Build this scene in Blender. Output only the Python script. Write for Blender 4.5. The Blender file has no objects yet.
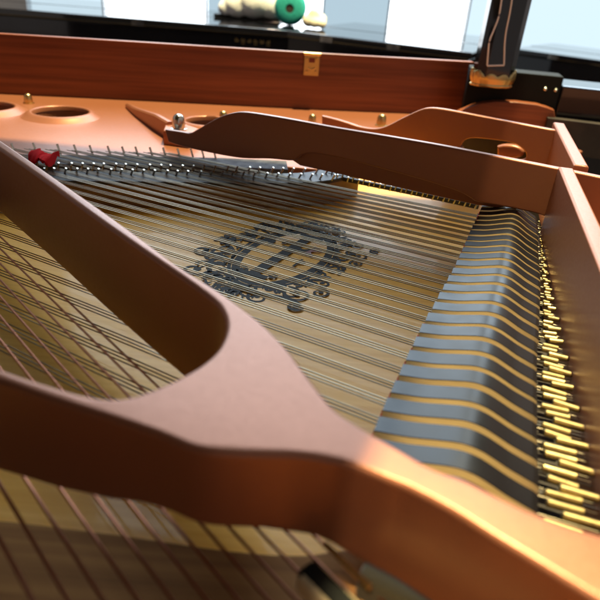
import bpy, bmesh, math, random
from mathutils import Vector, Matrix, Quaternion
random.seed(7)
S = bpy.context.scene
COL = S.collection
# ------------------------------------------------------------------ camera model (0 = string plane height)
FPX = 500.0; PITCH = math.radians(28.8); ROLL = math.radians(4.5); H = 0.2
_f = Vector((0, math.cos(PITCH), -math.sin(PITCH))); _r0 = Vector((1, 0, 0)); _u0 = _r0.cross(_f)
_R = math.cos(ROLL)*_r0 + math.sin(ROLL)*_u0
_U = -math.sin(ROLL)*_r0 + math.cos(ROLL)*_u0
EYE = Vector((0, 0, H))
def ray(px, py): return _f + _R*((px-300)/FPX) + _U*((300-py)/FPX)
def at(px, py, z=0.0):                      # survey: photo point -> place on the level z
    d = ray(px, py); return EYE + d*((z-H)/d.z)
def at_y(px, py, y):                        # survey: photo point -> place at depth y
    d = ray(px, py); return EYE + d*(y/d.y)
def at_wall(px, py, p0, ang):               # survey: photo point -> (along, height) on an upright plane
    d = ray(px, py); a = math.radians(ang); n = Vector((-math.sin(a), math.cos(a), 0))
    q = EYE + d*((p0-EYE).dot(n)/d.dot(n))
    return (q-p0).dot(Vector((math.cos(a), math.sin(a), 0))), q.z
A0 = math.radians(70)
TV = Vector((math.cos(A0), math.sin(A0), 0)); SV = Vector((math.sin(A0), -math.cos(A0), 0))
def L(s, t, z=0.0): return SV*s + TV*t + Vector((0, 0, z))     # keyboard-ward, treble-ward, up
def dirv(deg): return Vector((math.cos(math.radians(deg)), math.sin(math.radians(deg)), 0))
def lerp(a, b, f): return a + (b-a)*f
def interp(x, pts):
    if x <= pts[0][0]: return pts[0][1]
    for (a, va), (b, vb) in zip(pts, pts[1:]):
        if x <= b: return lerp(va, vb, (x-a)/(b-a))
    return pts[-1][1]
def smooth_poly(pts, n=6, closed=False):    # Catmull-Rom through points
    out = []; m = len(pts)
    rng = range(m) if closed else range(m-1)
    for i in rng:
        if closed: p = [Vector(pts[(i+k-1) % m]) for k in range(4)]
        else: p = [Vector(pts[min(max(i+k-1, 0), m-1)]) for k in range(4)]
        for j in range(n):
            t = j/n
            out.append(0.5*((2*p[1]) + (p[2]-p[0])*t + (2*p[0]-5*p[1]+4*p[2]-p[3])*t*t + (3*p[1]-p[0]-3*p[2]+p[3])*t**3))
    if not closed: out.append(Vector(pts[-1]))
    return out

# ------------------------------------------------------------------ materials
def mat(name, color, rough=0.5, metal=0.0, spec=0.5, coat=0.0, coat_rough=0.05, noise=None, bump=None, rnoise=None, sheen=0.0):
    m = bpy.data.materials.new(name); m.use_nodes = True; nt = m.node_tree; b = nt.nodes['Principled BSDF']
    b.inputs['Base Color'].default_value = (*color, 1); b.inputs['Roughness'].default_value = rough
    b.inputs['Metallic'].default_value = metal; b.inputs['Specular IOR Level'].default_value = spec
    b.inputs['Coat Weight'].default_value = coat; b.inputs['Coat Roughness'].default_value = coat_rough
    b.inputs['Sheen Weight'].default_value = sheen
    tc = nt.nodes.new('ShaderNodeTexCoord')
    if noise:                                # (scale, other colour, (sx,sy,sz))
        mp = nt.nodes.new('ShaderNodeMapping'); mp.inputs['Scale'].default_value = noise[2]
        mp.inputs['Rotation'].default_value = noise[3] if len(noise) > 3 else (0, 0, 0)
        n = nt.nodes.new('ShaderNodeTexNoise'); n.inputs['Scale'].default_value = noise[0]; n.inputs['Detail'].default_value = 6
        r = nt.nodes.new('ShaderNodeValToRGB'); r.color_ramp.elements[0].position = .32; r.color_ramp.elements[1].position = .68
        r.color_ramp.elements[0].color = (*color, 1); r.color_ramp.elements[1].color = (*noise[1], 1)
        nt.links.new(tc.outputs['Object'], mp.inputs['Vector']); nt.links.new(mp.outputs[0], n.inputs['Vector'])
        nt.links.new(n.outputs['Fac'], r.inputs[0]); nt.links.new(r.outputs[0], b.inputs['Base Color'])
    if bump:                                 # (scale, strength, distance)
        n = nt.nodes.new('ShaderNodeTexNoise'); n.inputs['Scale'].default_value = bump[0]; n.inputs['Detail'].default_value = 4
        bp = nt.nodes.new('ShaderNodeBump'); bp.inputs['Strength'].default_value = bump[1]; bp.inputs['Distance'].default_value = bump[2]
        nt.links.new(tc.outputs['Object'], n.inputs['Vector']); nt.links.new(n.outputs['Fac'], bp.inputs['Height'])
        nt.links.new(bp.outputs[0], b.inputs['Normal'])
    if rnoise:                               # (scale, lo, hi)
        n = nt.nodes.new('ShaderNodeTexNoise'); n.inputs['Scale'].default_value = rnoise[0]; n.inputs['Detail'].default_value = 5
        mr = nt.nodes.new('ShaderNodeMapRange'); mr.inputs['To Min'].default_value = rnoise[1]; mr.inputs['To Max'].default_value = rnoise[2]
        mr.inputs['From Min'].default_value = .3; mr.inputs['From Max'].default_value = .7
        nt.links.new(tc.outputs['Object'], n.inputs['Vector']); nt.links.new(n.outputs['Fac'], mr.inputs['Value'])
        nt.links.new(mr.outputs[0], b.inputs['Roughness'])
    return m
def glow(name, color, strength):
    m = bpy.data.materials.new(name); m.use_nodes = True; nt = m.node_tree; nt.nodes.clear()
    e = nt.nodes.new('ShaderNodeEmission'); e.inputs[0].default_value = (*color, 1); e.inputs[1].default_value = strength
    o = nt.nodes.new('ShaderNodeOutputMaterial'); nt.links.new(e.outputs[0], o.inputs[0]); return m
M = {}
M['bronze'] = mat('bronze_paint', (0.335, 0.122, 0.061), .36, .35, spec=.35, coat=.16, coat_rough=.25, noise=(5, (0.375, 0.141, 0.071), (1, 1, 1)), bump=(1100, .16, .0006), rnoise=(420, .33, .40))
M['mahogany'] = mat('mahogany', (0.155, 0.042, 0.018), .40, spec=.35, coat=.1, coat_rough=.25, noise=(2.0, (0.30, 0.092, 0.036), (2.2, 2.2, 70), (0.05, 0.02, 0)), bump=(90, .05, .001))
M['black'] = mat('black_lacquer', (0.006, 0.006, 0.008), .08, coat=.6, coat_rough=.03, rnoise=(14, .05, .12))
M['black_satin'] = mat('black_satin', (0.006, 0.006, 0.007), .31, spec=.30, rnoise=(80, .29, .37), bump=(900, .06, .0004))
M['black_felt'] = mat('black_felt', (0.008, 0.009, 0.008), .75, spec=.2)
M['damper_wood'] = mat('damper_wood', (0.62, 0.51, 0.30), .6, noise=(60, (0.70, 0.58, 0.35), (1, 1, 6)))
M['red_felt'] = mat('red_felt', (0.52, 0.006, 0.008), .95, spec=.1, bump=(900, .6, .001))
M['olive_felt'] = mat('olive_felt', (0.16, 0.15, 0.085), .95, bump=(900, .6, .001), sheen=.3)
M['grey_felt'] = mat('grey_felt', (0.085, 0.08, 0.085), .9, bump=(700, .6, .001), noise=(90, (0.16, 0.16, 0.17), (1, 1, 1)))
M['spruce'] = mat('spruce_board', (0.84, 0.40, 0.045), .40, spec=.2, coat=.14, coat_rough=.05, noise=(4.5, (0.93, 0.49, 0.072), (1.0, 60, 1), (0, 0, math.radians(-52))), bump=(40, .02, .0004))
M['emblem'] = mat('emblem_ink', (0.018, 0.015, 0.013), .6, spec=.2)
M['emblem_red'] = mat('emblem_red', (0.20, 0.03, 0.02), .4)
M['steel'] = mat('string_steel', (0.27, 0.23, 0.16), .32, 1.0)
M['copper'] = mat('copper_winding', (0.46, 0.19, 0.115), .36, 1.0, rnoise=(200, .28, .5), bump=(1500, .3, .0004))
M['brass'] = mat('brass', (0.36, 0.28, 0.125), .42, 1.0, bump=(300, .12, .0006), rnoise=(120, .3, .5))
M['gold'] = mat('gold_plate', (0.62, 0.45, 0.19), .3, 1.0, bump=(250, .2, .0008))
M['chrome'] = mat('nickel', (0.72, 0.68, 0.60), .16, 1.0, rnoise=(50, .1, .25))
M['graphite'] = mat('graphite_bridge', (0.035, 0.033, 0.033), .5, noise=(70, (0.075, 0.07, 0.07), (1, 1, 1)), bump=(400, .2, .0006))
M['shade_slab'] = mat('shade_slab_brown', (0.21, 0.088, 0.024), .62, spec=.12, noise=(6, (0.36, 0.165, 0.048), (1, 40, 1), (0, 0, math.radians(44))))  # brown of the added slab that stands in for foreground shade
M['maple'] = mat('bridge_maple', (0.24, 0.12, 0.045), .45, noise=(20, (0.30, 0.16, 0.065), (1, 1, 8)))
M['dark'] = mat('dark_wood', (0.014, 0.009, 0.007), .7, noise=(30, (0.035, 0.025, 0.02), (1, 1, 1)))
M['glint'] = mat('painted_glint', (0.95, 0.95, 0.96), .4)  # white colour standing in for window reflections on the prop
M['teal'] = mat('teal_yarn', (0.010, 0.30, 0.27), .8, noise=(60, (0.02, 0.42, 0.37), (1, 1, 5)), bump=(260, .7, .003))
M['plush'] = mat('white_plush', (0.95, 0.95, 0.95), .95, bump=(140, .35, .003), sheen=.5)
M['cream'] = mat('cream_cloth', (0.85, 0.78, 0.60), .8, bump=(120, .4, .002))
M['wall'] = mat('wall_paint', (0.66, 0.72, 0.76), .8, noise=(3, (0.70, 0.76, 0.80), (1, 1, 1)))
M['frame'] = mat('window_frame_paint', (0.72, 0.75, 0.78), .5)
M['floor'] = mat('floor_wood', (0.30, 0.21, 0.13), .35, noise=(4, (0.38, 0.27, 0.17), (1, 14, 1)))
M['pane'] = glow('daylight_pane', (0.88, 0.95, 1.0), 4.5)
M['sky_pane'] = glow('blue_sky_pane', (0.70, 0.86, 1.0), 6.3)
M['blind'] = glow('daylit_blind', (0.50, 0.66, 0.76), 0.95)
M['blind_pale'] = glow('daylit_pale_blind', (0.66, 0.83, 0.93), 1.15)

# ------------------------------------------------------------------ object helpers
def link(name, me, m=None, parent=None):
    o = bpy.data.objects.new(name, me); COL.objects.link(o)
    if m is not None:
        for x in (m if isinstance(m, (list, tuple)) else [m]): me.materials.append(x)
    if parent is not None: o.parent = parent
    return o
def tag(o, label=None, cat=None, group=None, kind=None):
    for k, v in (('label', label), ('category', cat), ('group', group), ('kind', kind)):
        if v: o[k] = v
    return o
def thing(name, label, cat, loc=(0, 0, 0), group=None):
    o = bpy.data.objects.new(name, None); COL.objects.link(o); o.location = loc; o.empty_display_size = .05
    return tag(o, label, cat, group)
def finish(bm, name, m, parent=None, smooth=None):
    bmesh.ops.recalc_face_normals(bm, faces=bm.faces)
    me = bpy.data.meshes.new(name); bm.to_mesh(me); bm.free()
    if smooth is not None:
        for p in me.polygons: p.use_smooth = True
        me.set_sharp_from_angle(angle=math.radians(smooth))
    o = link(name, me, m, parent)
    if smooth is not None:
        wn = o.modifiers.new('normals', 'WEIGHTED_NORMAL'); wn.keep_sharp = True; wn.weight = 100
    return o
def tube(bm, pts, r, n=6, cap=True, r2=None):
    pts = [Vector(p) for p in pts]; rings = []
    for i, p in enumerate(pts):
        d = (pts[min(i+1, len(pts)-1)]-pts[max(i-1, 0)]).normalized()
        a = d.cross(Vector((0, 0, 1)))
        if a.length < 1e-4: a = d.cross(Vector((0, 1, 0)))
        a.normalize(); b = d.cross(a)
        rr = r if r2 is None else lerp(r, r2, i/max(1, len(pts)-1))
        if isinstance(r, (list, tuple)): rr = r[i]
        rings.append([bm.verts.new(p + (a*math.cos(2*math.pi*k/n)+b*math.sin(2*math.pi*k/n))*rr) for k in range(n)])
    for u, v in zip(rings, rings[1:]):
        for k in range(n): bm.faces.new((u[k], u[(k+1) % n], v[(k+1) % n], v[k]))
    if cap: bm.faces.new(rings[0][::-1]); bm.faces.new(rings[-1])
def box(bm, o, ax, ay, az):                 # corner-free box: centre + half vectors
    vs = [bm.verts.new(o + ax*i + ay*j + az*k) for i in (-1, 1) for j in (-1, 1) for k in (-1, 1)]
    for f in ((0, 1, 3, 2), (4, 6, 7, 5), (0, 4, 5, 1), (2, 3, 7, 6), (0, 2, 6, 4), (1, 5, 7, 3)): bm.faces.new([vs[i] for i in f])
    return vs
def bevel_all(bm, w, seg=2):
    bmesh.ops.bevel(bm, geom=bm.edges[:], offset=w, segments=seg, profile=.5, affect='EDGES')
def filled(loops, height, bev, res=3):      # flat outline with holes -> rounded slab mesh, z 0..height
    cu = bpy.data.curves.new('outline', 'CURVE'); cu.dimensions = '2D'; cu.fill_mode = 'BOTH'
    cu.extrude = max(1e-5, height/2-bev); cu.bevel_depth = bev; cu.bevel_resolution = res; cu.offset = -bev
    for lp in loops:
        sp = cu.splines.new('POLY'); sp.points.add(len(lp)-1)
        for q, p in zip(sp.points, lp): q.co = (p[0], p[1], 0, 1)
        sp.use_cyclic_u = True
    ob = bpy.data.objects.new('outline', cu); COL.objects.link(ob)
    dg = bpy.context.evaluated_depsgraph_get(); dg.update()
    me = bpy.data.meshes.new_from_object(ob.evaluated_get(dg))
    bpy.data.objects.remove(ob); bpy.data.curves.remove(cu)
    bm = bmesh.new(); bm.from_mesh(me); bpy.data.meshes.remove(me)
    bmesh.ops.remove_doubles(bm, verts=bm.verts, dist=1e-6)
    for v in bm.verts: v.co.z += height/2
    for f in bm.faces: f.material_index = 0
    return bm
def upright(px_loops, p0, ang, thick, bev):  # slab standing on edge, outline surveyed on its face; thickness goes away behind
    loops = [[at_wall(x, y, p0, ang) for x, y in lp] for lp in px_loops]
    bm = filled(loops, thick, bev)
    u = dirv(ang); n = Vector((-u.y, u.x, 0))
    for v in bm.verts:
        c = v.co.copy(); q = p0 + u*c.x + n*c.z; v.co = Vector((q.x, q.y, c.y))
    return bm
def prism(bm, pts2, z0, z1):
    lo = [bm.verts.new((p[0], p[1], z0)) for p in pts2]; hi = [bm.verts.new((p[0], p[1], z1)) for p in pts2]
    n = len(pts2)
    for i in range(n): bm.faces.new((lo[i], lo[(i+1) % n], hi[(i+1) % n], hi[i]))
    bm.faces.new(lo[::-1]); bm.faces.new(hi)
def band(path, thick, z0, z1, bev=0.0):     # wall following a plan path, thickness to the left of travel
    pts = [Vector((p[0], p[1], 0)) for p in path]; off = []
    for i, p in enumerate(pts):
        d = (pts[min(i+1, len(pts)-1)]-pts[max(i-1, 0)]).normalized(); off.append(p+Vector((-d.y, d.x, 0))*thick)
    bm = filled([[(p.x, p.y) for p in pts]+[(p.x, p.y) for p in off[::-1]]], z1-z0, max(bev, 1e-4), 2)
    for v in bm.verts: v.co.z += z0
    return bm

# ================================================================== THE GRAND PIANO
piano = thing('grand_piano', 'open grand piano in front, bronze iron plate, strings and mahogany inner rim', 'grand piano', (0, 0, 0))

# --- soundboard
SB = -.030
bm = bmesh.new()
prism(bm, [(-1.15, .0), (-.2, -.25), (.10, -.1), L(.0, .1).to_tuple()[:2], L(.0, .72).to_tuple()[:2], (.24, .80), (.1, .9), (-.3, .9), (-1.1, .88)], SB-.01, SB)
sb = finish(bm, 'soundboard', M['spruce'], piano)
# emblem on the soundboard: oval of scrolls round a letter-like stem
e1 = dirv(64.6); e2 = dirv(-25.4); EC = Vector((-.0165, .5, SB))
layer = [0]
def ew(a, b):                                # emblem coordinates: a along strings, b up the letter
    q = EC + e2*a + e1*b; return Vector((q.x, q.y, SB+.00010+layer[0]*.0000035))
def ribbon(bm, pts, w0, w1=None):
    layer[0] += 1; w1 = w0 if w1 is None else w1; prev = None; n = len(pts)
    for i, p in enumerate(pts):
        p = Vector(p); d = (Vector(pts[min(i+1, n-1)])-Vector(pts[max(i-1, 0)])).normalized(); nn = Vector((-d.y, d.x))
        w = lerp(w0, w1, i/(n-1))
        c = (bm.verts.new(ew(*(p+nn*w))), bm.verts.new(ew(*(p-nn*w))))
        if prev: bm.faces.new((prev[0], prev[1], c[1], c[0]))
        prev = c
def disc(bm, c, rx, ry, rot, n=14):
    layer[0] += 1
    bm.faces.new([bm.verts.new(ew(c[0]+rx*math.cos(t)*math.cos(rot)-ry*math.sin(t)*math.sin(rot), c[1]+rx*math.cos(t)*math.sin(rot)+ry*math.sin(t)*math.cos(rot))) for t in [2*math.pi*k/n for k in range(n)]])
def scroll(bm, c, r, a0, turns, w, flip=1):
    pts = []
    for k in range(22):
        f = k/21; a = a0+flip*turns*2*math.pi*f; rr = r*(1-.82*f)
        pts.append((c[0]+rr*math.cos(a), c[1]+rr*math.sin(a)))
    ribbon(bm, pts, w, w*.6); disc(bm, pts[-1], w*1.7, w*1.7, 0, 10)
bm = bmesh.new()
OA, OB = .0315, .0600                         # inner oval half axes
def ov(t, k=1.0, g=0.0): return Vector(((OA*k+g)*math.cos(t), (OB*k+g)*math.sin(t)))
N = 64
ribbon(bm, [ov(2*math.pi*k/N, 1, .0035) for k in range(N+1)], .0036)
ribbon(bm, [ov(2*math.pi*k/N, 1, .0095) for k in range(N+1)], .0016)
rnd = random.Random(3)
half = []
for k in range(22):                           # one half, mirrored to the other
    t = -math.pi/2 + math.pi*(k+.5)/22
    half.append((t, rnd.uniform(.0050, .0085), rnd.uniform(0, 6.28), rnd.choice((-1, 1)), rnd.uniform(.0011, .0015), (.0125, .0185, .0245)[k % 3]+rnd.uniform(-.001, .001)))
for t, r, a0, fl, w, g in half:
    for sgn in (1, -1):
        tt = t if sgn == 1 else math.pi-t
        heavy = 1.0 + .35*max(0, -math.sin(tt+.9)) + (.2 if sgn == -1 else 0)
        c = ov(tt, 1, g*heavy)
        scroll(bm, c, r*heavy, a0 if sgn == 1 else math.pi-a0, .95, w*heavy, fl*sgn)
        d = ov(tt, 1, .03*heavy)-c
        for m_ in range(3):                   # leaves
            q = ov(tt+rnd.uniform(-.12, .12), 1, rnd.uniform(.007, .022)*heavy)
            disc(bm, q, rnd.uniform(.0034, .0056)*heavy, rnd.uniform(.0010, .0018), math.atan2(d.y, d.x)+rnd.uniform(-.9, .9)*sgn)
for c, r, a0, fl in (((.018, .083), .009, 2, 1), ((-.018, .083), .009, 1.1, -1), ((.0, .088), .008, .4, 1), ((.045, -.060), .012, 3.6, 1), ((.058, -.048), .009, 2.2, -1),
                     ((.056, .040), .010, 4, 1), ((.062, .022), .008, 5, -1), ((.046, .062), .008, 3, 1), ((.066, .056), .006, 1, 1), ((-.05, .05), .009, 1, 1)):
    scroll(bm, c, r, a0, 1.2, .0013, fl)
for k in range(95):                           # fuller foot and left flank
    a = rnd.uniform(2.2, 5.0); q = ov(a, 1, rnd.uniform(.008, .038)); disc(bm, q, rnd.uniform(.0025, .0050), rnd.uniform(.0008, .0016), rnd.uniform(0, 3.14))
# tail scroll toward the viewer
ribbon(bm, smooth_poly([(-.010, -.072), (.018, -.076), (.042, -.072), (.056, -.076)], 6), .0022, .0016); scroll(bm, (.052, -.080), .0065, .2, 1.1, .0017, -1)
# stem letter with serifs, crossing bracket
ribbon(bm, [(-.004, -.050), (-.002, .0), (.0, .050)], .0050); ribbon(bm, [(-.017, -.0515), (.010, -.0505)], .0032); ribbon(bm, [(-.011, .0515), (.014, .052)], .0032)
ribbon(bm, smooth_poly([(-.016, .022), (-.008, .027), (0, .022), (.008, .018), (.015, .023)], 5), .0022)
ribbon(bm, [(-.012, .016), (.012, .014)], .0012)
scroll(bm, (-.018, -.048), .006, 0, .8, .0016, 1); scroll(bm, (.012, -.046), .005, 2, .8, .0014, -1); disc(bm, (-.026, .020), .004, .007, .3)
ribbon(bm, [(.0175, -.018), (.0175, .000)], .0012); ribbon(bm, smooth_poly([(.0175, -.002), (.0225, -.006), (.0175, -.010)], 5), .0010)
emb = finish(bm, 'emblem', M['emblem'], sb)
for f in emb.data.polygons: pass
bm = bmesh.new()
ribbon(bm, [(.014, .012), (.0165, .030)], .0016); ribbon(bm, smooth_poly([(.0165, .029), (.0235, .026), (.0155, .019), (.0225, .010)], 6), .0013)
layer[0] += 1
finish(bm, 'emblem_letter', M['emblem_red'], sb)

# --- dampers: surveyed left corners of the long black heads (their tops sit about 12 mm over the strings)
DPX = [(451.5, 221.8), (450.2, 225), (448.9, 228.8), (447.3, 232.5), (445.3, 236.2), (443.2, 240.4), (441, 245), (439, 249.6), (437, 254.5), (434.8, 259.4), (432.3, 265), (429.6, 270.9), (426.4, 277.2), (422.6, 284), (418.8, 291.2), (414.5, 299), (410.2, 307.4), (404.6, 316.8), (399.2, 326.9), (394, 338), (388.3, 349.8), (382.4, 362.6), (375.6, 376.7), (368.6, 391.9), (361.5, 409)]
DP = [at(x, y, .012) for x, y in DPX]
step = DP[-1]-DP[-2]
for k in range(3): DP.append(DP[-1]+step)
ND = len(DP)
PROF0 = [(0, .0118), (.02, .0121), (.2, .0139), (.38, .0171), (.48, .0188), (.56, .0192), (.64, .0181), (.72, .0157), (.80, .0130), (.88, .0108), (.96, .0088), (.99, .0074), (1.0, .0040)]
PROF = []
for q in smooth_poly([Vector((a, b)) for a, b in PROF0[1:-2]], 5): PROF.append((q.x, q.y))
PROF = [PROF0[0]] + PROF + PROF0[-2:]
DANG = -18.0
du = dirv(DANG); dn = Vector((-du.y, du.x, 0))
damp_len = []
for k, p in enumerate(DP):
    f = min(1, k/24); ln = lerp(.0525, .0765, f); damp_len.append(ln)
    pitch = (DP[k]-DP[k-1]).length if k else (DP[1]-DP[0]).length
    w = pitch*.70
    bm = bmesh.new()
    jz = random.uniform(-.0003, .0003); jr = random.uniform(-.006, .006)
    lo = []; hi = []
    rows = []
    for v, z in PROF:
        z = z + jz
        b = Vector((p.x, p.y, 0)) + du*(v*ln) + dn*(v*ln*jr)
        rows.append([bm.verts.new(b+Vector((0, 0, .0032))), bm.verts.new(b+Vector((0, 0, z-.0003))), bm.verts.new(b+dn*.0004+Vector((0, 0, z))), bm.verts.new(b+dn*w+Vector((0, 0, z))), bm.verts.new(b+dn*w+Vector((0, 0, .0032)))])
    for a, b in zip(rows, rows[1:]):
        for i in range(4):
            fc = bm.faces.new((a[i], b[i], b[i+1], a[i+1])); fc.material_index = 1 if i in (0, 3) else 0
        fc = bm.faces.new((a[4], b[4], b[0], a[0])); fc.material_index = 1
    bm.faces.new(rows[0]); bm.faces.new(rows[-1][::-1])
    d = finish(bm, 'damper', [M['black_satin'], M['damper_wood']], piano, 25)
    bm = bmesh.new()
    c = Vector((p.x, p.y, .0022)) + du*.010 + dn*w*.5
    box(bm, c, du*.0115, dn*w*.46, Vector((0, 0, .00135)))
    finish(bm, 'damper_felt', M['red_felt'], d); bm = bmesh.new()
    c = Vector((p.x, p.y, .0022)) + du*(ln-.0137) + dn*w*.5
    box(bm, c, du*.0125, dn*w*.46, Vector((0, 0, .00135)))
    finish(bm, 'damper_felt', M['red_felt'], d)

# --- strings
HITCH = [at(x, y, 0) for x, y in ((-260, 170), (-60, 171), (50, 173), (120, 175.5), (232, 178.5), (300, 187), (380, 205), (448, 220))]
def isect(p, d, poly):
    best = None
    for a, b in zip(poly, poly[1:]):
        e = b-a; den = d.x*e.y-d.y*e.x
        if abs(den) < 1e-9: continue
        w = a-p; t = (w.x*e.y-w.y*e.x)/den; s = (w.x*d.y-w.y*d.x)/den
        if t > 0 and -.001 <= s <= 1.001 and (best is None or t < best): best = t
    return best
WALLN = Vector((.974, -.227, 0)).normalized()            # wall runs square to this
WALLD = .0905                                             # its distance from the eye's foot
hits = []
for k, p in enumerate(DP):
    f = min(1, k/24); ang = lerp(-21.5, -26.8, f**.9)
    if k > 24: ang = -27.2 - (k-24)*.3
    pitch = (DP[k]-DP[k-1]).length if k else (DP[1]-DP[0]).length
    d = dirv(ang)
    for j in (-1, 0, 1):
        base = Vector((p.x, p.y, 0)) + dn*(pitch*.33 + j*.0027)
        t = isect(base, -d, HITCH)
        if t is None or t > 1.0: t = .95
        left = base - d*t
        right0 = base + du*damp_len[k]
        tr = (WALLD+.0015 - right0.dot(WALLN))/du.dot(WALLN)
        bm = bmesh.new()
        tube(bm, [left, base, right0, right0+du*max(.004, tr)], .00041, 6)
        finish(bm, 'string', M['steel'], piano, 60)
        hits.append((left, d, t))
# bass strings, copper wound, crossing above
bdir = dirv(-46.0); bn = Vector((-bdir.y, bdir.x, 0)); ZB = .013
first = at(50, 247, ZB)
offs = [0]
for y in (257, 269.5, 283, 297, 313.5, 333): offs.append((at(50, y, ZB)-first).dot(bn))
while len(offs) < 27: offs.append(offs[-1]-.0088)
BASS = []
for i, o in enumerate(offs):
    p = Vector((first.x, first.y, ZB)) + bn*(o-first.dot(bn)+first.dot(bn))
    a = p-bdir*.55; b = p+bdir*.56
    bm = bmesh.new(); r = .00062+.000016*i
    tube(bm, [a, lerp(a, b, .5), b], r, 8)
    finish(bm, 'bass_string', M['copper'], piano, 60); BASS.append(p)

ap = [at(x, y, -.017) for x, y in ((-60, 474), (60, 484), (150, 495), (240, 508), (300, 512), (345, 508), (420, 520))]  # slab added under the bass strings to darken the near foreground
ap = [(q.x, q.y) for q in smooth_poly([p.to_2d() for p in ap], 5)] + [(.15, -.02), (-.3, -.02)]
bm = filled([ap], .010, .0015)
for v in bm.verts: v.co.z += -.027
finish(bm, 'foreground_shade_slab', M['shade_slab'], piano, 40)
# --- hitch pins and bridges
M_pin = M['chrome']
for px, py in ((49, 173), (63, 174), (81, 173.5), (101, 174.5), (115, 175), (128, 175.5), (143, 176), (155, 176.5), (166, 176.5), (178, 177), (189, 177.2), (201, 178), (212, 178), (221, 178.3), (231, 179), (36, 172.5), (20, 172), (4, 171.5)):
    c = at(px, py+2.5, -.002); bm = bmesh.new()
    tube(bm, [c-Vector((0, 0, .006)), c+Vector((-.005, .003, .0085))], .0012, 8)
    finish(bm, 'hitch_pin', M_pin, piano, 40)
def bridge(px_path, width, z0, z1, zpath, m=M['graphite'], name='bridge'):
    return finish(band([at(x, y, zpath) for x, y in px_path], width, z0, z1, .001), name, m, piano, 40)
BPATH = [(-80, 197), (0, 199), (60, 200), (140, 201), (220, 202), (285, 202.5), (325, 200), (350, 193)]
BP3 = [(q.x, q.y) for q in smooth_poly([at(x, y, -.0016).to_2d() for x, y in BPATH], 4)]
br = finish(band(BP3, .036, SB+.0005, -.0052, .001), 'bridge', M['maple'], piano, 40)
finish(band(BP3, .034, -.0050, -.0016, .001), 'bridge_cap', M['graphite'], br, 40)
rnd = random.Random(9)
bp = []
for i in range(34):                           # staggered pairs of bridge pins
    f = i/33; px = lerp(20, 326, f); py = interp(px, [(20, 193.5), (140, 195), (330, 199.5)])
    for q in (0, 1):
        c = at(px+q*4+rnd.uniform(-1, 1), py-q*4.5, -.0016); bp.append(c)
for c in bp:
    bm = bmesh.new(); tube(bm, [c-Vector((0, 0, .002)), c+Vector((.0035, -.002, .0065))], .0011, 6); finish(bm, 'bridge_pin', M_pin, br, 40)
br2 = bridge([(322, 194.5), (350, 200.5), (400, 210.5), (449, 221)], .005, -.0065, -.0016, -.0016)
for i in range(28):
    f = i/27; c = at(lerp(326, 446, f), interp(lerp(326, 446, f), [(326, 195.5), (350, 201), (400, 211), (446, 221)])+(i % 2)*1.6, -.0016)
    bm = bmesh.new(); tube(bm, [c-Vector((0, 0, .002)), c+Vector((.001, -.001, .0042))], .0009, 6); finish(bm, 'bridge_pin', M_pin, br2, 40)
bm = band([at(x, y, -.006) for x, y in ((-80, 186.5), (60, 188), (140, 189), (236, 190.5), (290, 193))], .036, -.012, -.0035, .001)
finish(bm, 'string_felt', M['grey_felt'], piano, 40)

# --- the iron plate: tail web with round openings
RIM = [(-1.25, .80), (-.95, .885), (-.75, .931), (-.59, .960), (-.5, .976), (-.32, 1.003), (-.12, 1.030), (.02, 1.050), (.152, 1.074), (.262, 1.096)]
RIMS = [p for p in smooth_poly([Vector((a, b)) for a, b in RIM], 6)]
ZP = -.006
front = [at(x, y, ZP) for x, y in ((-160, 177), (0, 178), (50, 178.5), (100, 179.5), (150, 180.5), (190, 181.5), (240, 184.5), (285, 188.5))]
web = [(p.x, p.y) for p in front] + [(.02, .70), (.02, .80), (.10, .83), (.20, .80), (.26, .76), (.33, .80), (.40, .90), (.36, 1.02)] + [(p.x, p.y-.002) for p in RIMS[::-1]]
def oval_hole(c, rx, ry, rot=9, n=36):
    a = dirv(rot); b = Vector((-a.y, a.x, 0)); return [(c.x+a.x*rx*math.cos(t)+b.x*ry*math.sin(t), c.y+a.y*rx*math.cos(t)+b.y*ry*math.sin(t)) for t in [2*math.pi*i/n for i in range(n)]]
HOLES = [(at(101, 146.6, ZP), .038, .036), (at(37, 142, ZP), .040, .036), (at(226, 154.5, ZP), .036, .030)]
bm = filled([web]+[oval_hole(c, rx, ry) for c, rx, ry in HOLES], .014, .002)
for v in bm.verts: v.co.z += ZP-.014
plate = finish(bm, 'iron_plate', M['bronze'], piano, 40)
for c, rx, ry in HOLES:                        # raised collars round the openings
    bm = bmesh.new(); n = 48; prof = [(1.50, -.001), (1.36, .0012), (1.22, .0045), (1.12, .0065), (1.04, .0068), (1.0, .0052), (.985, .0)]
    a = dirv(9); b = Vector((-a.y, a.x, 0)); rings = []
    for k, h in prof:
        rings.append([bm.verts.new(Vector((c.x, c.y, ZP+h)) + a*rx*k*math.cos(2*math.pi*i/n) + b*ry*k*math.sin(2*math.pi*i/n)) for i in range(n)])
    for u, v in zip(rings, rings[1:]):
        for i in range(n): bm.faces.new((u[i], u[(i+1) % n], v[(i+1) % n], v[i]))
    finish(bm, 'hole_collar', M['bronze'], plate, 60)
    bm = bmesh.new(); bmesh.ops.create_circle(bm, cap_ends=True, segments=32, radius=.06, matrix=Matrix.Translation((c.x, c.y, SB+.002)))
    finish(bm, 'hole_shadow_board', M['dark'], plate)  # dark disc painted for the shade inside the opening

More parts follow.
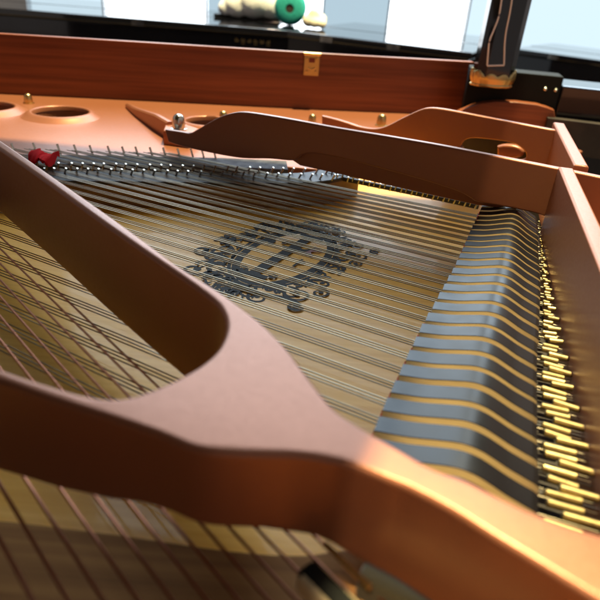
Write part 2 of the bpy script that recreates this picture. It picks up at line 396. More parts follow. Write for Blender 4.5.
# --- the forked front strut
ZT = .065
outer_r = [(-60, 100), (0, 134), (50, 166), (98, 199), (142, 229.5), (172, 251), (200, 271.5), (233, 292), (267, 317), (290, 340), (303, 357), (317, 375), (331, 391), (350, 403.5), (383, 423), (410, 438), (440, 449), (460, 459), (493, 474.5), (527, 487), (550, 493.5), (590, 506), (640, 522)]
lower = [(690, 640), (620, 592), (547, 550), (493, 517), (460, 497), (427, 476), (393, 458), (375, 450.5), (352, 441.5), (331, 434.5), (300, 429.5), (275, 428.5), (250, 428), (227, 426.5), (207, 422), (183, 412), (150, 400.5), (117, 390), (83, 379), (50, 367.5), (0, 352), (-60, 334)]
inner = [(-60, 322), (0, 341), (50, 356), (73, 364), (107, 374.5), (125, 379), (140, 381), (155, 380), (167, 377), (190, 368), (213, 356), (228, 344), (235, 333), (238, 322), (236, 311), (228, 300), (205, 283), (175, 262.5), (130, 231), (88, 200.5), (50, 174), (0, 140), (-60, 106)]
outline = [at(x, y, ZT) for x, y in outer_r] + [at(x, y, ZT) for x, y in lower] + [at(x, y, ZT) for x, y in inner]
outline = smooth_poly([Vector((p.x, p.y)) for p in outline], 4, True)
low_poly = [at(x, y, ZT) for x, y in lower]
inn_poly = [at(x, y, ZT) for x, y in inner]
def drop(px, py, poly):                        # where the line of sight meets the upright face under an edge
    d = ray(px, py); t = isect(Vector((0, 0, 0)), Vector((d.x, d.y, 0)), poly)
    return None if t is None else (d.x*t, d.y*t, H+d.z*t)
ctrl = [drop(x, y, low_poly) for x, y in ((-40, 424), (10, 432), (50, 440), (70, 452), (100, 461), (143, 466), (167, 470), (193, 478), (250, 490), (300, 495), (320, 501), (337, 512), (362, 527), (400, 548))]
ctrl = sorted([c for c in ctrl if c])
print('strut foot heights', [(round(c[0], 3), round(c[2], 4)) for c in ctrl])
zs = [(c[0], c[2]) for c in ctrl]
zs = [(zs[k][0], sum(z for _, z in zs[max(0, k-1):k+2])/len(zs[max(0, k-1):k+2])) for k in range(len(zs))]
def near_low(x, y):
    best = 9
    for a, b in zip(low_poly, low_poly[1:]):
        e = Vector((b.x-a.x, b.y-a.y)); w_ = Vector((x-a.x, y-a.y)); t = max(0, min(1, w_.dot(e)/e.dot(e))); best = min(best, (w_-e*t).length)
    return best
bev = .0026
bm = filled([outline], ZT, bev, 4)
for v in bm.verts:
    if v.co.z < ZT*.5:
        f = max(0, min(1, (near_low(v.co.x, v.co.y)-.030)/.035)); f = f*f*(3-2*f)
        v.co.z += lerp(max(.012, min(.045, interp(v.co.x, zs))), .0035, f)
finish(bm, 'forked_strut', M['bronze'], plate, 50)

# --- long strut behind the strings, second strut behind it
cp = at(330, 157, .063); CANG = -25.0
Ctop = [(160, 166), (187, 158), (200, 160), (208, 161), (215, 157.5), (225, 151.5), (235, 146.6), (245, 144), (255, 143.7), (275, 146.6), (300, 151), (330, 156.6), (375, 164), (420, 171.8), (470, 181.5), (522, 191.8), (545, 196.6), (575, 203), (610, 211)]
Cbot = [(610, 250), (560, 245), (529, 240), (520, 238), (500, 229), (470, 222.5), (448, 218.5), (441, 214.5), (430, 209), (400, 199.5), (365, 190), (340, 183.5), (320, 179.3), (308, 178), (300, 180), (294, 184), (275, 182.5), (252, 182), (230, 178.5), (205, 173), (190, 168.5), (160, 168)]
V2 = lambda l: [(q.x, q.y) for q in smooth_poly([Vector(p) for p in l], 4)]
bm = upright([V2(Ctop[1:])+V2(Cbot[:-1])], cp, CANG, .008, .0018)
print('C z', [round(at_wall(x, y, cp, CANG)[1], 4) for x, y in Ctop[::3]+Cbot[::3]])
finish(bm, 'long_strut', M['bronze'], plate, 50)
nC = Vector((-dirv(CANG).y, dirv(CANG).x, 0))
bm = upright([[(285, 178), (320, 172), (400, 185), (470, 203), (470, 224), (448, 221), (400, 210.5), (330, 194.5), (300, 188)]], cp+nC*.011, CANG, .004, .001)
finish(bm, 'strut_recess', M['bronze'], plate, 50)
dp = at(420, 141, .066); DANG2 = -27.0
Dtop = [(318, 146.5), (330, 149.5), (340, 152.6), (350, 155.8), (362, 157.3), (372, 155), (385, 148.4), (398, 142.3), (407, 140), (420, 141), (445, 145.6), (470, 150.5), (516, 159.2)]
bm = upright([V2(Dtop)+[(516, 195), (480, 192), (420, 178), (360, 168), (318, 158)], V2([(434, 172), (437, 167), (445, 165.2), (460, 166.5), (474, 168.5), (482, 171.5), (488, 177.5), (486, 183), (470, 183), (438, 178)])[::-1]], dp, DANG2, .008, .0018)
print('D z', [round(at_wall(x, y, dp, DANG2)[1], 4) for x, y in Dtop[::3]])
finish(bm, 'rear_strut', M['bronze'], plate, 50)
# bar seen through its opening
nD = Vector((-dirv(DANG2).y, dirv(DANG2).x, 0))
bm = upright([V2([(464, 172), (470, 170.8), (478, 171.3), (484, 173.6), (486.5, 177), (484, 181), (476, 182.5), (464, 181.5)])], dp+nD*.018, DANG2, .014, .0035)
finish(bm, 'strut_boss', M['bronze'], plate, 50)
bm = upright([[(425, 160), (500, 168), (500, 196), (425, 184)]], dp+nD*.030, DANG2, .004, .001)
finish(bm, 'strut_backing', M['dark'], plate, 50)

# low curved rib at the tail
rib = smooth_poly([at(x, y, ZP) for x, y in ((157, 139.5), (164, 146), (172, 152), (181, 158.5), (192, 165.5))], 6)
bm = bmesh.new(); rows = []
for i, p in enumerate(rib):
    d = (rib[min(i+1, len(rib)-1)]-rib[max(i-1, 0)]).normalized(); n = Vector((-d.y, d.x, 0)); f = i/(len(rib)-1); h = lerp(.006, .022, min(1, f*1.3)); w = .0045
    rows.append([bm.verts.new(q) for q in (p-n*w-Vector((0, 0, .004)), p-n*w+Vector((0, 0, h-.002)), p-n*(w-.002)+Vector((0, 0, h)), p+n*(w-.002)+Vector((0, 0, h)), p+n*w+Vector((0, 0, h-.002)), p+n*w-Vector((0, 0, .004)))])
for a, b in zip(rows, rows[1:]):
    for i in range(6): bm.faces.new((a[i], a[(i+1) % 6], b[(i+1) % 6], b[i]))
bm.faces.new(rows[0]); bm.faces.new(rows[-1][::-1])
finish(bm, 'tail_rib', M['bronze'], plate, 40)
# shelf joining rib and strut, carrying the acorn nut
sh = [at(x, y, .012) for x, y in ((186, 158.5), (208, 161.5), (216, 157), (200, 151.5), (188, 153))]
bm = filled([[(p.x, p.y) for p in sh]], .022, .002)
for v in bm.verts: v.co.z += -.010
finish(bm, 'strut_shelf', M['bronze'], plate, 40)
def lathe(prof, c, m, parent, name, n=20, sm=40):
    bm = bmesh.new(); rings = [[bm.verts.new(Vector((c.x+r*math.cos(2*math.pi*i/n), c.y+r*math.sin(2*math.pi*i/n), c.z+z))) for i in range(n)] for r, z in prof]
    for u, v in zip(rings, rings[1:]):
        for i in range(n): bm.faces.new((u[i], u[(i+1) % n], v[(i+1) % n], v[i]))
    bm.faces.new(rings[0][::-1]); bm.faces.new(rings[-1])
    return finish(bm, name, m, parent, sm)
def nut(c, k, m):
    lathe([(.0085*k, 0), (.0085*k, .001*k), (.0066*k, .0015*k), (.0066*k, .006*k), (.0062*k, .0068*k), (.0060*k, .010*k), (.0050*k, .0128*k), (.003*k, .0146*k), (.0005*k, .0151*k)], c, m, plate, 'acorn_nut')
nut(at(199, 157.5, .012), 1.25, M['chrome'])
for px, py, k in ((74, 136, .95), (236, 150.5, .95), (310, 153, .95), (367.5, 154.5, 1.15), (20, 133.5, .9)): nut(at(px, py, ZP), k, M['gold'])

# --- flange wall on the keyboard side and the ledge behind it
wl = Vector((-WALLN.y, WALLN.x, 0))
if wl.y < 0: wl = -wl
def wpt(along, off): return WALLN*off + wl*along
def wall_seg(a0, a1, name, off, th, z0, z1):
    bm = bmesh.new()
    vs = [wpt(a0, off), wpt(a1, off), wpt(a1, off+th), wpt(a0, off+th)]
    prism(bm, [(p.x, p.y) for p in vs], z0, z1)
    bmesh.ops.bevel(bm, geom=[e for e in bm.edges if abs(e.verts[0].co.z-z1) < 1e-5 and abs(e.verts[1].co.z-z1) < 1e-5], offset=.0022, segments=3, profile=.5, affect='EDGES')
    return finish(bm, name, M['bronze'], plate, 40)
wall_seg(.02, .553, 'flange_wall', WALLD, .0125, -.02, .0668)
wall_seg(.567, .757, 'flange_wall', WALLD+.0145, .0125, -.02, .0668)
bm = bmesh.new()
prism(bm, [(p.x, p.y) for p in (wpt(.0, WALLD+.014), wpt(.488, WALLD+.014), wpt(.488, .46), wpt(.0, .46))], -.02, .010)
finish(bm, 'pin_block_plate', M['bronze'], plate, 40)
for r_ in range(3):
    for i in range(20):
        c = wpt(.10+i*.0185+(r_ % 2)*.009, WALLD+.062+r_*.022) + Vector((0, 0, .010)); bm = bmesh.new()
        tube(bm, [c-Vector((0, 0, .004)), c+Vector((.003, .0, .018)), c+Vector((.0045, 0, .030))], .0033, 8)
        for q in range(3):
            zz = .010+q*.0014; bmesh.ops.create_circle(bm, segments=10, radius=.0042, cap_ends=True, matrix=Matrix.Translation(c+Vector((.002, 0, zz))))
        finish(bm, 'tuning_pin', M['steel'], plate, 40)
bm = bmesh.new()                               # dark sheet painted as the shade in the gap under dampers and agraffes
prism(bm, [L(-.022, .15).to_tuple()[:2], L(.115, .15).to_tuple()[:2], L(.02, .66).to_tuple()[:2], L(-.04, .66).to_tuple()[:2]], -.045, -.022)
finish(bm, 'gap_shade_sheet', M['dark'], piano)

bm = bmesh.new()
prism(bm, [(p.x, p.y) for p in (wpt(.488, WALLD+.030), wpt(.775, WALLD+.030), wpt(.74, .46), wpt(.488, .46))], -.02, .0095)
finish(bm, 'pin_block_plate', M['bronze'], plate, 40)
# --- brass sleeves standing between dampers and wall
for k, p in enumerate(DP):
    pitch = (DP[k]-DP[k-1]).length if k else (DP[1]-DP[0]).length
    right0 = Vector((p.x, p.y, 0)) + du*damp_len[k]
    room = (WALLD - right0.dot(WALLN))/du.dot(WALLN)
    f = min(1, k/21)
    for j, (sh_, off_, zz) in enumerate(((.02, .04, .0044), (.28, .36, .0054), (.06, .68, .0046))):
        c = right0 + dn*(pitch*off_+random.uniform(-.0006, .0006)) + Vector((0, 0, zz))
        a = c+du*(room*sh_*lerp(.4, 1, f)+.0012+random.uniform(0, .0012)); ln = room*(.64, .66, .58)[j]*lerp(.42, 1.06, f)*random.uniform(.86, 1.08)
        bm = bmesh.new(); b = a+du*ln+dn*random.uniform(-.0009, .0009)*f+Vector((0, 0, random.uniform(-.0006, .0006))); rr = lerp(.0009, .0019, f)
        tube(bm, [a, a+du*.0005, b-du*.0005, b], [rr*.75, rr, rr, rr*.75], 14)
        finish(bm, 'brass_agraffe', M['brass'], piano, 35)

# --- bass dampers at the near edge
bq = at(322, 510, .020); dB = dirv(-46); nB = Vector((-dB.y, dB.x, 0))
def bass_damper(c, ln, w, h, zb):
    bm = bmesh.new(); box(bm, c+dB*ln/2+Vector((0, 0, zb+h/2-c.z)), dB*ln/2, nB*w/2, Vector((0, 0, h/2))); bevel_all(bm, .003, 3)
    for f in bm.faces: f.material_index = 0 if f.normal.z > .5 or abs(f.normal.dot(dB)) > .5 else 1
    bm.normal_update()
    for f in bm.faces: f.material_index = 1 if abs(f.normal.dot(nB)) > .7 else 0
    d = finish(bm, 'bass_damper', [M['black_felt'], M['damper_wood']], piano, 30)
    bm = bmesh.new(); box(bm, c+dB*ln*.5+Vector((0, 0, zb-.0016-c.z)), dB*ln*.42, nB*w*.4, Vector((0, 0, .0015)))
    finish(bm, 'damper_felt', M['olive_felt'], d)
for i, o in enumerate((-.013,)):
    bass_damper(bq+nB*o+dB*(.002+.001*i), .07, .0095, .011, ZB+.0035)
bm = bmesh.new(); c = at(385, 549, .012)
box(bm, c, dirv(-25)*.016, dirv(65)*.0045, Vector((0, 0, .006))); bevel_all(bm, .002)
finish(bm, 'felt_block', M['olive_felt'], piano, 40)
bm = bmesh.new(); c = at(340, 522, .026)
tube(bm, [c-dB*.0115, c+dB*.010], .0011, 8)  # gold rod put in for the lit side of a bass damper
finish(bm, 'lit_damper_edge', M['gold'], piano, 40)

# --- rim, case, prop, lid
bm = band([(p.x, p.y) for p in RIMS], .010, -.030, .083, .0012)
rim = finish(bm, 'inner_rim', M['mahogany'], piano, 40)
off = []
for i, p in enumerate(RIMS):
    d = (RIMS[min(i+1, len(RIMS)-1)]-RIMS[max(i-1, 0)]).normalized(); off.append((p.x-d.y*.0115, p.y+d.x*.0115))
bm = band(off, .05, -.35, .055, .0015)
finish(bm, 'case_side', M['black'], piano, 40)
# low mahogany panel to the right, black prop block above it
pr = at(456, 136.5, .032); prd = (at(502, 137.5, .032)-pr); PANG = math.degrees(math.atan2(prd.y, prd.x))
bm = upright([[(425, 147), (434, 142.2), (443, 138.5), (452, 136), (462, 134.8), (480, 135), (498, 137.2), (506, 139.6), (512, 142), (516, 175), (425, 175)]], pr, -9, .02, .0015)
finish(bm, 'cheek_panel', M['mahogany'], piano, 40)
u9 = dirv(-9); n9 = Vector((-u9.y, u9.x, 0))
c0 = Vector((pr.x, pr.y, 0)) + n9*.0225
bm = bmesh.new()
a = c0-u9*.035; b = c0+u9*.110
prism(bm, [(q.x, q.y) for q in (a, b, b+n9*.045, a+n9*.045)], -.03, .0805); bevel_all(bm, .002)
finish(bm, 'prop_block', M['black_felt'], piano, 30)
a = c0+u9*.1105-n9*.004; b = c0+u9*.62-n9*.03
bm = bmesh.new(); prism(bm, [(q.x, q.y) for q in (a, b, b+n9*.09, a+n9*.09)], -.20, .068); bevel_all(bm, .003)
finish(bm, 'case_cheek', M['black'], piano, 30)
bm = bmesh.new(); a2 = c0+u9*.06+n9*.004; a2.z = .0885
for q in (0, .016):
    bmesh.ops.create_icosphere(bm, subdivisions=2, radius=.0035, matrix=Matrix.Translation(c0+u9*(.086+q)-n9*.001+Vector((0, 0, .060))))
finish(bm, 'block_screw', M['chrome'], piano, 60)
# far inner panel of mahogany beyond the flange wall
a = c0+u9*.095-n9*.035; b = c0+u9*.62-n9*.075
bm = bmesh.new(); prism(bm, [(q.x, q.y) for q in (a, b, b+n9*.018, a+n9*.018)], -.03, .022); finish(bm, 'cheek_liner', M['dark'], piano)

# latch on the rim
def rim_at(px, py):
    d = ray(px, py); t = isect(Vector((0, 0, 0)), Vector((d.x, d.y, 0)), [Vector((p.x, p.y, 0)) for p in RIMS]); return EYE+d*t
lc = rim_at(309.5, 104); lr = (rim_at(318, 104.5)-rim_at(301, 103.5)); lu = lr.normalized(); lu.z = 0; lu.normalize(); lnn = Vector((lu.y, -lu.x, 0)); up = Vector((0, 0, 1))
bm = bmesh.new(); hw = lr.length*.37; box(bm, lc+lnn*.0015, lu*hw, lnn*.0014, up*.0165); bevel_all(bm, .0008)
latch = finish(bm, 'rim_latch', M['gold'], rim, 30)
bm = bmesh.new(); tube(bm, [lc+lnn*.0035-lu*hw*1.1+up*.0168, lc+lnn*.0035+lu*hw*1.1+up*.0168], .0026, 10)
for sx in (-1, 1):
    for sz in (-1, 1): bmesh.ops.create_icosphere(bm, subdivisions=2, radius=.002, matrix=Matrix.Translation(lc+lnn*.003+lu*hw*.6*sx+up*.010*sz))
tube(bm, [lc+lnn*.0035-lu*hw*.5-up*.004, lc+lnn*.0042-up*.007, lc+lnn*.0035+lu*hw*.5-up*.004], .0012, 8)
finish(bm, 'latch_hinge', M['gold'], latch, 40)
bm = bmesh.new(); box(bm, lc+lnn*.0034+up*.0075, lu*hw*.38, lnn*.0006, up*.0035); finish(bm, 'latch_enamel', M['emblem_red'], latch)

# lid prop in its gilt cup
PY = 1.005
pb = at_y(461, 115, PY); pdir = Vector((0.0, .0, 1)); 
ptop = pb+Vector((.012, .0, .80))
pw = .0305
pu = dirv(6); pn = Vector((pu.y, -pu.x, 0))
pd = (ptop-pb).normalized()
bm = bmesh.new()
sec = [(-1, -.15), (-.62, -.55), (.62, -.55), (1, -.15), (1, .55), (-1, .55)]
ra = [bm.verts.new(pb+pu*pw*x-pn*pw*y*.9) for x, y in sec]; rb = [bm.verts.new(ptop+pu*pw*x-pn*pw*y*.9) for x, y in sec]
for i in range(6): bm.faces.new((ra[i], ra[(i+1) % 6], rb[(i+1) % 6], rb[i]))
bm.faces.new(ra[::-1]); bm.faces.new(rb); bevel_all(bm, .0012)
prop = finish(bm, 'lid_prop', M['black'], piano, 30)
fo = pn*(pw*.55*.9+.0004)
def prop_pt(px, py):
    d = ray(px, py); n = pn; p0 = pb+fo; return EYE+d*((p0-EYE).dot(n)/d.dot(n))
for lst in ([(469.5, 40), (468, 50), (465.6, 64), (461.5, 75), (458, 84), (456.8, 94), (456, 104.5)], [(478.5, 38), (476.6, 50), (474.4, 63), (471.8, 76), (470.6, 86), (470.3, 95), (470, 104)], [(456, 104.8), (470, 104.4)]):
    bm = bmesh.new(); q = smooth_poly([prop_pt(*c) for c in lst], 5)  # white rods drawn as the highlights along the prop's grooves
    if len(lst) > 2:
        e = (q[0]-q[1]).normalized(); q = [q[0]+e*.0+Vector((0, 0, .35))+(e-Vector((0, 0, 1)))*.0]+q
    tube(bm, q, .0012, 8); finish(bm, 'glint_line', M['glint'], prop, 60)
bm = bmesh.new(); rows = []
n = 96
for hgt, k in ((-.0135, .72), (-.013, .98), (-.0115, 1.08), (-.010, 1.10), (-.0085, 1.04), (-.0075, 1.05), (-.004, 1.11), (-.001, 1.14), (.0, 1.16), (.002, 1.17), (.0035, 1.13), (.004, 1.08)):
    rows.append([bm.verts.new(pb + pu*pw*k*(1+.04*math.cos(16*t)*(1 if hgt < .012 else .3))*math.cos(t) - pn*pw*k*(.10+.62*math.sin(t)) + pd*(hgt + (.004*abs(math.cos(5*t)) if hgt > .001 else 0) + .012*max(0, abs(math.cos(t))-.55) if hgt > .0005 else hgt)) for t in [2*math.pi*i/n for i in range(n)]])
for u, v in zip(rows, rows[1:]):
    for i in range(n): bm.faces.new((u[i], u[(i+1) % n], v[(i+1) % n], v[i]))
bm.faces.new(rows[0][::-1])
finish(bm, 'prop_cup', M['gold'], prop, 45)

# open lid, hinged along the spine behind the viewer
AL = math.radians(33); lt = TV*math.cos(AL)+Vector((0, 0, math.sin(AL))); ln_ = -TV*math.sin(AL)+Vector((0, 0, math.cos(AL)))
h0 = L(0, -.35, .105)
def lidp(s, t): return (s, (t+.35)/math.cos(AL))
edge = [lidp(-.024, .915), lidp(-.13, .872), lidp(-.28, .815), lidp(-.445, .758), lidp(-.65, .67), lidp(-.85, .55), lidp(-1.1, .3), lidp(-1.25, .0), lidp(-1.28, -.35)]
pts = [(-.024, 0)] + [(p.x, p.y) for p in smooth_poly([Vector(e) for e in edge], 5)]
bm = filled([pts], .02, .003, 2)
for v in bm.verts:
    c = v.co.copy(); v.co = h0 + SV*c.x + lt*c.y + ln_*c.z
finish(bm, 'piano_lid', M['black'], piano, 40)
bm = bmesh.new(); sp = [L(-1.28, -.36), L(.55, -.36), L(.55, -.33), L(-1.28, -.33)]
prism(bm, [(p.x, p.y) for p in sp], -.35, .083); finish(bm, 'case_spine', M['black'], piano)

# ================================================================== loose and background things
fs = smooth_poly([at(76, 181, .003), at(82, 183.5, .006), at(88, 184, .004), at(93, 184.2, .007), at(98, 183.6, .004)], 8)
bm = bmesh.new(); rows = []
for i, p in enumerate(fs):
    f = i/(len(fs)-1); hw_ = (.006+.009*math.sin(math.pi*f)**.6)*random.uniform(.85, 1.15); wob = .0035*math.sin(9*f)
    rows.append([bm.verts.new(p+Vector((0, q*hw_, .004+wob*q+.003*(1-q*q)+random.uniform(-.0008, .0008)+dz))) for q, dz in ((-1, 0), (-.4, 0), (.3, 0), (1, 0), (1, -.003), (.3, -.003), (-.4, -.003), (-1, -.003))])
for u, v in zip(rows, rows[1:]):
    for k in range(8): bm.faces.new((u[k], u[(k+1) % 8], v[(k+1) % 8], v[k]))
bm.faces.new(rows[0][::-1]); bm.faces.new(rows[-1])
f = finish(bm, 'felt_strip', M['red_felt'], None, 60); tag(f, 'small red felt strip tucked into the strings by the hitch pins', 'felt strip')

def rect_prism(bm, a, b, depth, z0, z1, bev=.004):
    d = (b-a); d.z = 0; d.normalize(); n = Vector((-d.y, d.x, 0))
    prism(bm, [(p.x, p.y) for p in (a, b, b+n*depth, a+n*depth)], z0, z1)
    if bev: bevel_all(bm, bev)
    return d, n
ZK = .03
def bg_piano(label, pa, pb_, depth, legs=True, marks=True, ztop=ZK):
    a = at(*pa, ztop); b = at(*pb_, ztop); o = a.lerp(b, .5)
    d = (b-a); d.z = 0; ln = d.length; d.normalize(); n = Vector((-d.y, d.x, 0))
    t = thing('black_piano', label, 'piano', (o.x, o.y, -.85), 'black pianos standing behind')
    loc = Vector((o.x, o.y, -.85))
    def fix(bm): 
        for v in bm.verts: v.co -= loc
        return bm
    bm = bmesh.new(); rect_prism(bm, a, b, depth, ztop-.30, ztop-.022); finish(fix(bm), 'case', M['black'], t, 30)
    bm = bmesh.new(); rect_prism(bm, a-n*.02-d*.01, b-n*.02+d*.01, depth*.45, ztop-.020, ztop); finish(fix(bm), 'front_lid', M['black'], t, 30)
    bm = bmesh.new(); rect_prism(bm, a+n*(depth*.45-.016)-d*.01, b+n*(depth*.45-.016)+d*.01, depth*.58, ztop-.020, ztop+.001); finish(fix(bm), 'main_lid', M['black'], t, 30)
    for f_ in ((.06, .5, .93) if legs else ()):
        bm = bmesh.new(); c = a.lerp(b, f_)+n*depth*.5; c.z = 0
        tube(bm, [c+Vector((0, 0, ztop-.31)), c+Vector((0, 0, -.80)), c+Vector((0, 0, -.85))], [.05, .032, .03], 12); finish(fix(bm), 'leg', M['black'], t, 40)
    for f_ in (.25, .62):
        bm = bmesh.new(); c = a.lerp(b, f_)-n*.021; c.z = ztop-.012
        box(bm, c, d*.020, n*.004, Vector((0, 0, .008))); finish(fix(bm), 'hinge', M['chrome'], t)
    if marks:
        bm = bmesh.new()
        for i in range(6):                    # small gilt maker's letters, too small to read
            c = a.lerp(b, .955)+d*(-.112+i*.020)-n*.0012; c.z = ztop-.041
            for q in (-1, 0, 1):
                hh = (.0050, .0032, .0046)[(i+q) % 3]
                box(bm, c+d*.0042*q+Vector((0, 0, hh-.005)), d*.0013, n*.0008, Vector((0, 0, hh)))
            box(bm, c+Vector((0, 0, -.0092 if i % 2 else -.004)), d*.0050, n*.0007, Vector((0, 0, .0011)))
        finish(fix(bm), 'gilt_lettering', M['gold'], t)
    return t
bg_piano('closed black piano behind the rim with small gilt lettering below the teal spool', (-40, 49), (292, 75), .62)
bg_piano('closed black piano behind the rim ending left of the lid prop', (290.0, 74.8), (442, 93), .60, marks=False)
bg_piano('black piano far right behind the lid prop, bright reflection on its lid', (478, 90), (640, 112), .5, marks=False, ztop=-.02)
# teal spool, plush and cloth standing on the pianos
tc = at_y(292, 58, 2.25); tz = ZK+.001
R_ = .052
t = thing('yarn_spool', 'round teal spool with dark hollow core on the black piano lid', 'spool', (tc.x, tc.y, tz))
bm = bmesh.new(); prof = [(.014, -.05), (.038, -.05), (.049, -.041), (.053, -.018), (.053, .018), (.049, .041), (.038, .05), (.014, .05)]
n = 32; rings = [[bm.verts.new((r*math.cos(2*math.pi*i/n), y, .053+r*math.sin(2*math.pi*i/n))) for i in range(n)] for r, y in prof]
for u, v in zip(rings, rings[1:]+rings[:1]):
    for i in range(n): bm.faces.new((u[i], u[(i+1) % n], v[(i+1) % n], v[i]))
finish(bm, 'yarn', M['teal'], t, 50)
bm = bmesh.new(); tube(bm, [(0, -.047, .053), (0, .047, .053)], .0142, 20); finish(bm, 'core', M['dark'], t, 50)
def blob(name, label, cat, c, lumps, m):
    bm = bmesh.new()
    for (x, y, z, r) in lumps:
        bmesh.ops.create_icosphere(bm, subdivisions=3, radius=r, matrix=Matrix.Translation((c.x+x, c.y+y, c.z+z)) @ Matrix.Diagonal((1, .8, .9, 1)))
    for v in bm.verts: v.co += Vector((random.uniform(-1, 1), random.uniform(-1, 1), random.uniform(-1, 1)))*.0012
    o = finish(bm, name, m, None, 70); mod = o.modifiers.new('join', 'REMESH'); mod.mode = 'VOXEL'; mod.voxel_size = .006; mod.use_smooth_shade = True
    tag(o, label, cat); return o
c = at_y(262, 62, 2.35); c.z = ZK+.002
blob('plush_toy', 'fluffy white plush lying left of the teal spool', 'plush toy', c, [(-.06, 0, .045, .05), (0, 0, .06, .065), (.06, 0, .05, .052), (-.015, -.02, .11, .045), (.03, -.02, .11, .04), (-.1, 0, .03, .03)], M['plush'])
c = at_y(312, 68, 2.2); c.z = ZK+.002
blob('cloth_bundle', 'small cream and white cloth bundle right of the teal spool', 'cloth', c, [(-.02, 0, .02, .022), (.0, -.012, .016, .018), (.018, .01, .024, .024), (.026, -.01, .014, .016), (-.004, 0, .042, .018)], M['cream'])
bm = bmesh.new(); a = at(222, 62.5, ZK+.012); b = at(283, 70, ZK+.012)
rect_prism(bm, at(228, 64, ZK+.001), at(283, 68.5, ZK+.001), .20, ZK+.0015, ZK+.012, .002)
o = finish(bm, 'music_book', M['black_satin'], None, 30); tag(o, 'thin dark music book lying under the white plush', 'book')

# room: floor, back wall with daylit windows
bm = bmesh.new(); prism(bm, [(-9, -5), (9, -5), (9, 6), (-9, 6)], -.90, -.85); o = finish(bm, 'floor', M['floor']); tag(o, kind='structure')
YW = 3.0; ZB2 = .8
def xw(px): return at_y(px, 50, YW).x
spans = [(-3.4, xw(72), 'wall'), (xw(72), xw(136), 'blind_pale'), (xw(136), xw(222), 'pane'), (xw(222), xw(237), 'blind'), (xw(237), xw(320), 'pane'), (xw(320), xw(375), 'blind'), (xw(375), xw(442), 'pane'), (xw(442), xw(640), 'blind_pale'), (xw(640), 3.6, 'wall')]
Z0, Z1 = -.25, 3.6
bm = bmesh.new(); prism(bm, [(-6, YW+.06), (6, YW+.06), (6, YW+.2), (-6, YW+.2)], -.85, Z0); o = finish(bm, 'wall_below_windows', M['wall']); tag(o, kind='structure')
o.name = 'back_wall'
bm = bmesh.new(); prism(bm, [(-6, YW), (6, YW), (6, YW+.2), (-6, YW+.2)], Z1, 4.2); o = finish(bm, 'back_wall', M['wall']); tag(o, kind='structure')
labels = {0: ('grey blue blind window at the far left corner', 'window'), 2: ('bright white window left of the narrow grey blind', 'window'), 1: ('pale window with drawn blind at far left', 'window'), 3: ('narrow window with grey blue blind left of the plush', 'window'), 4: ('bright white window behind the teal spool', 'window'),
          5: ('grey blue blind window right of the teal spool', 'window'), 6: ('bright white window just left of the lid prop', 'window'), 7: ('wide pale blue blind window right of the lid prop', 'window'), 8: ('bright window at the far right edge', 'window')}
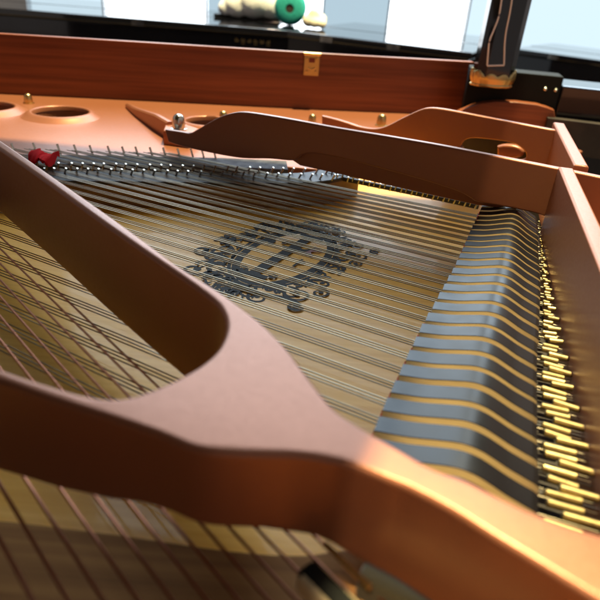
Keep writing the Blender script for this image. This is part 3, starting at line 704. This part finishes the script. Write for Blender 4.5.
for i, (x0, x1, kind) in enumerate(spans):
    if kind == 'wall':
        bm = bmesh.new(); prism(bm, [(x0, YW), (x1, YW), (x1, YW+.2), (x0, YW+.2)], Z0, Z1); o = finish(bm, 'back_wall', M['wall']); tag(o, kind='structure'); continue
    t = thing('window', labels[i][0], labels[i][1], ((x0+x1)/2, YW, Z0), 'windows along the back wall')
    w = (x1-x0)/2; h = Z1-Z0
    bm = bmesh.new(); zb = ZB2-Z0
    box(bm, Vector((0, .05, (h+zb)/2)), Vector((w, 0, 0)), Vector((0, .004, 0)), Vector((0, 0, (h-zb)/2))); finish(bm, 'upper_pane', M['sky_pane'], t)
    if True:
        bm = bmesh.new(); box(bm, Vector((0, .045, zb/2)), Vector((w, 0, 0)), Vector((0, .003, 0)), Vector((0, 0, zb/2))); finish(bm, 'pane' if kind == 'pane' else 'blind', M[kind], t)
    bm = bmesh.new(); fw = .003
    for sx in (-1, 1):
        box(bm, Vector((sx*(w-fw*.2), .0, h/2)), Vector((fw, 0, 0)), Vector((0, .012, 0)), Vector((0, 0, h/2))); finish(bm, 'mullion', M['frame'], t); bm = bmesh.new()
    bm.free()

# ================================================================== light and camera
w = bpy.data.worlds.new('World'); S.world = w; w.use_nodes = True
bg = w.node_tree.nodes['Background']; bg.inputs[0].default_value = (0.72, 0.64, 0.61, 1); bg.inputs[1].default_value = .38
def lamp(name, kind, loc, energy, color, target=None, **kw):
    l = bpy.data.lights.new(name, kind); l.energy = energy; l.color = color
    for k, v in kw.items(): setattr(l, k, v)
    o = bpy.data.objects.new(name, l); COL.objects.link(o); o.location = loc
    if target is not None: o.rotation_euler = (Vector(target)-Vector(loc)).to_track_quat('-Z', 'Y').to_euler()
    return o
T = L(-.024, 1.30, 3.0)
lamp('ceiling_spot', 'SPOT', T, 1150, (1.0, .84, .44), (0, .75, 0), shadow_soft_size=.03, spot_size=math.radians(70), spot_blend=.3)
K = L(.02, -1.3, 2.4)
lamp('added_bounce_spot', 'SPOT', K, 95, (1.0, .73, .46), L(.1, .2, 0), shadow_soft_size=.03, spot_size=math.radians(60), spot_blend=.3)  # added unseen lamp, stands in for warm bounce on the strut's near side

cam = bpy.data.cameras.new('camera'); cam.sensor_width = 36; cam.sensor_fit = 'HORIZONTAL'; cam.lens = 36*FPX/500; cam.clip_start = .01; cam.clip_end = 100
cam.dof.use_dof = True; cam.dof.focus_distance = .50; cam.dof.aperture_fstop = 9.5
co = bpy.data.objects.new('camera', cam); COL.objects.link(co)
co.matrix_world = Matrix(((_R.x, _U.x, -_f.x, EYE.x), (_R.y, _U.y, -_f.y, EYE.y), (_R.z, _U.z, -_f.z, EYE.z), (0, 0, 0, 1)))
S.camera = co
S.view_settings.view_transform = 'Standard'; S.view_settings.look = 'None'; S.view_settings.exposure = 0; S.view_settings.gamma = 1
S.render.engine = 'CYCLES'
S.cycles.use_denoising = True; S.cycles.caustics_reflective = False; S.cycles.max_bounces = 8; S.cycles.glossy_bounces = 5; S.cycles.diffuse_bounces = 4; S.cycles.sample_clamp_indirect = 6
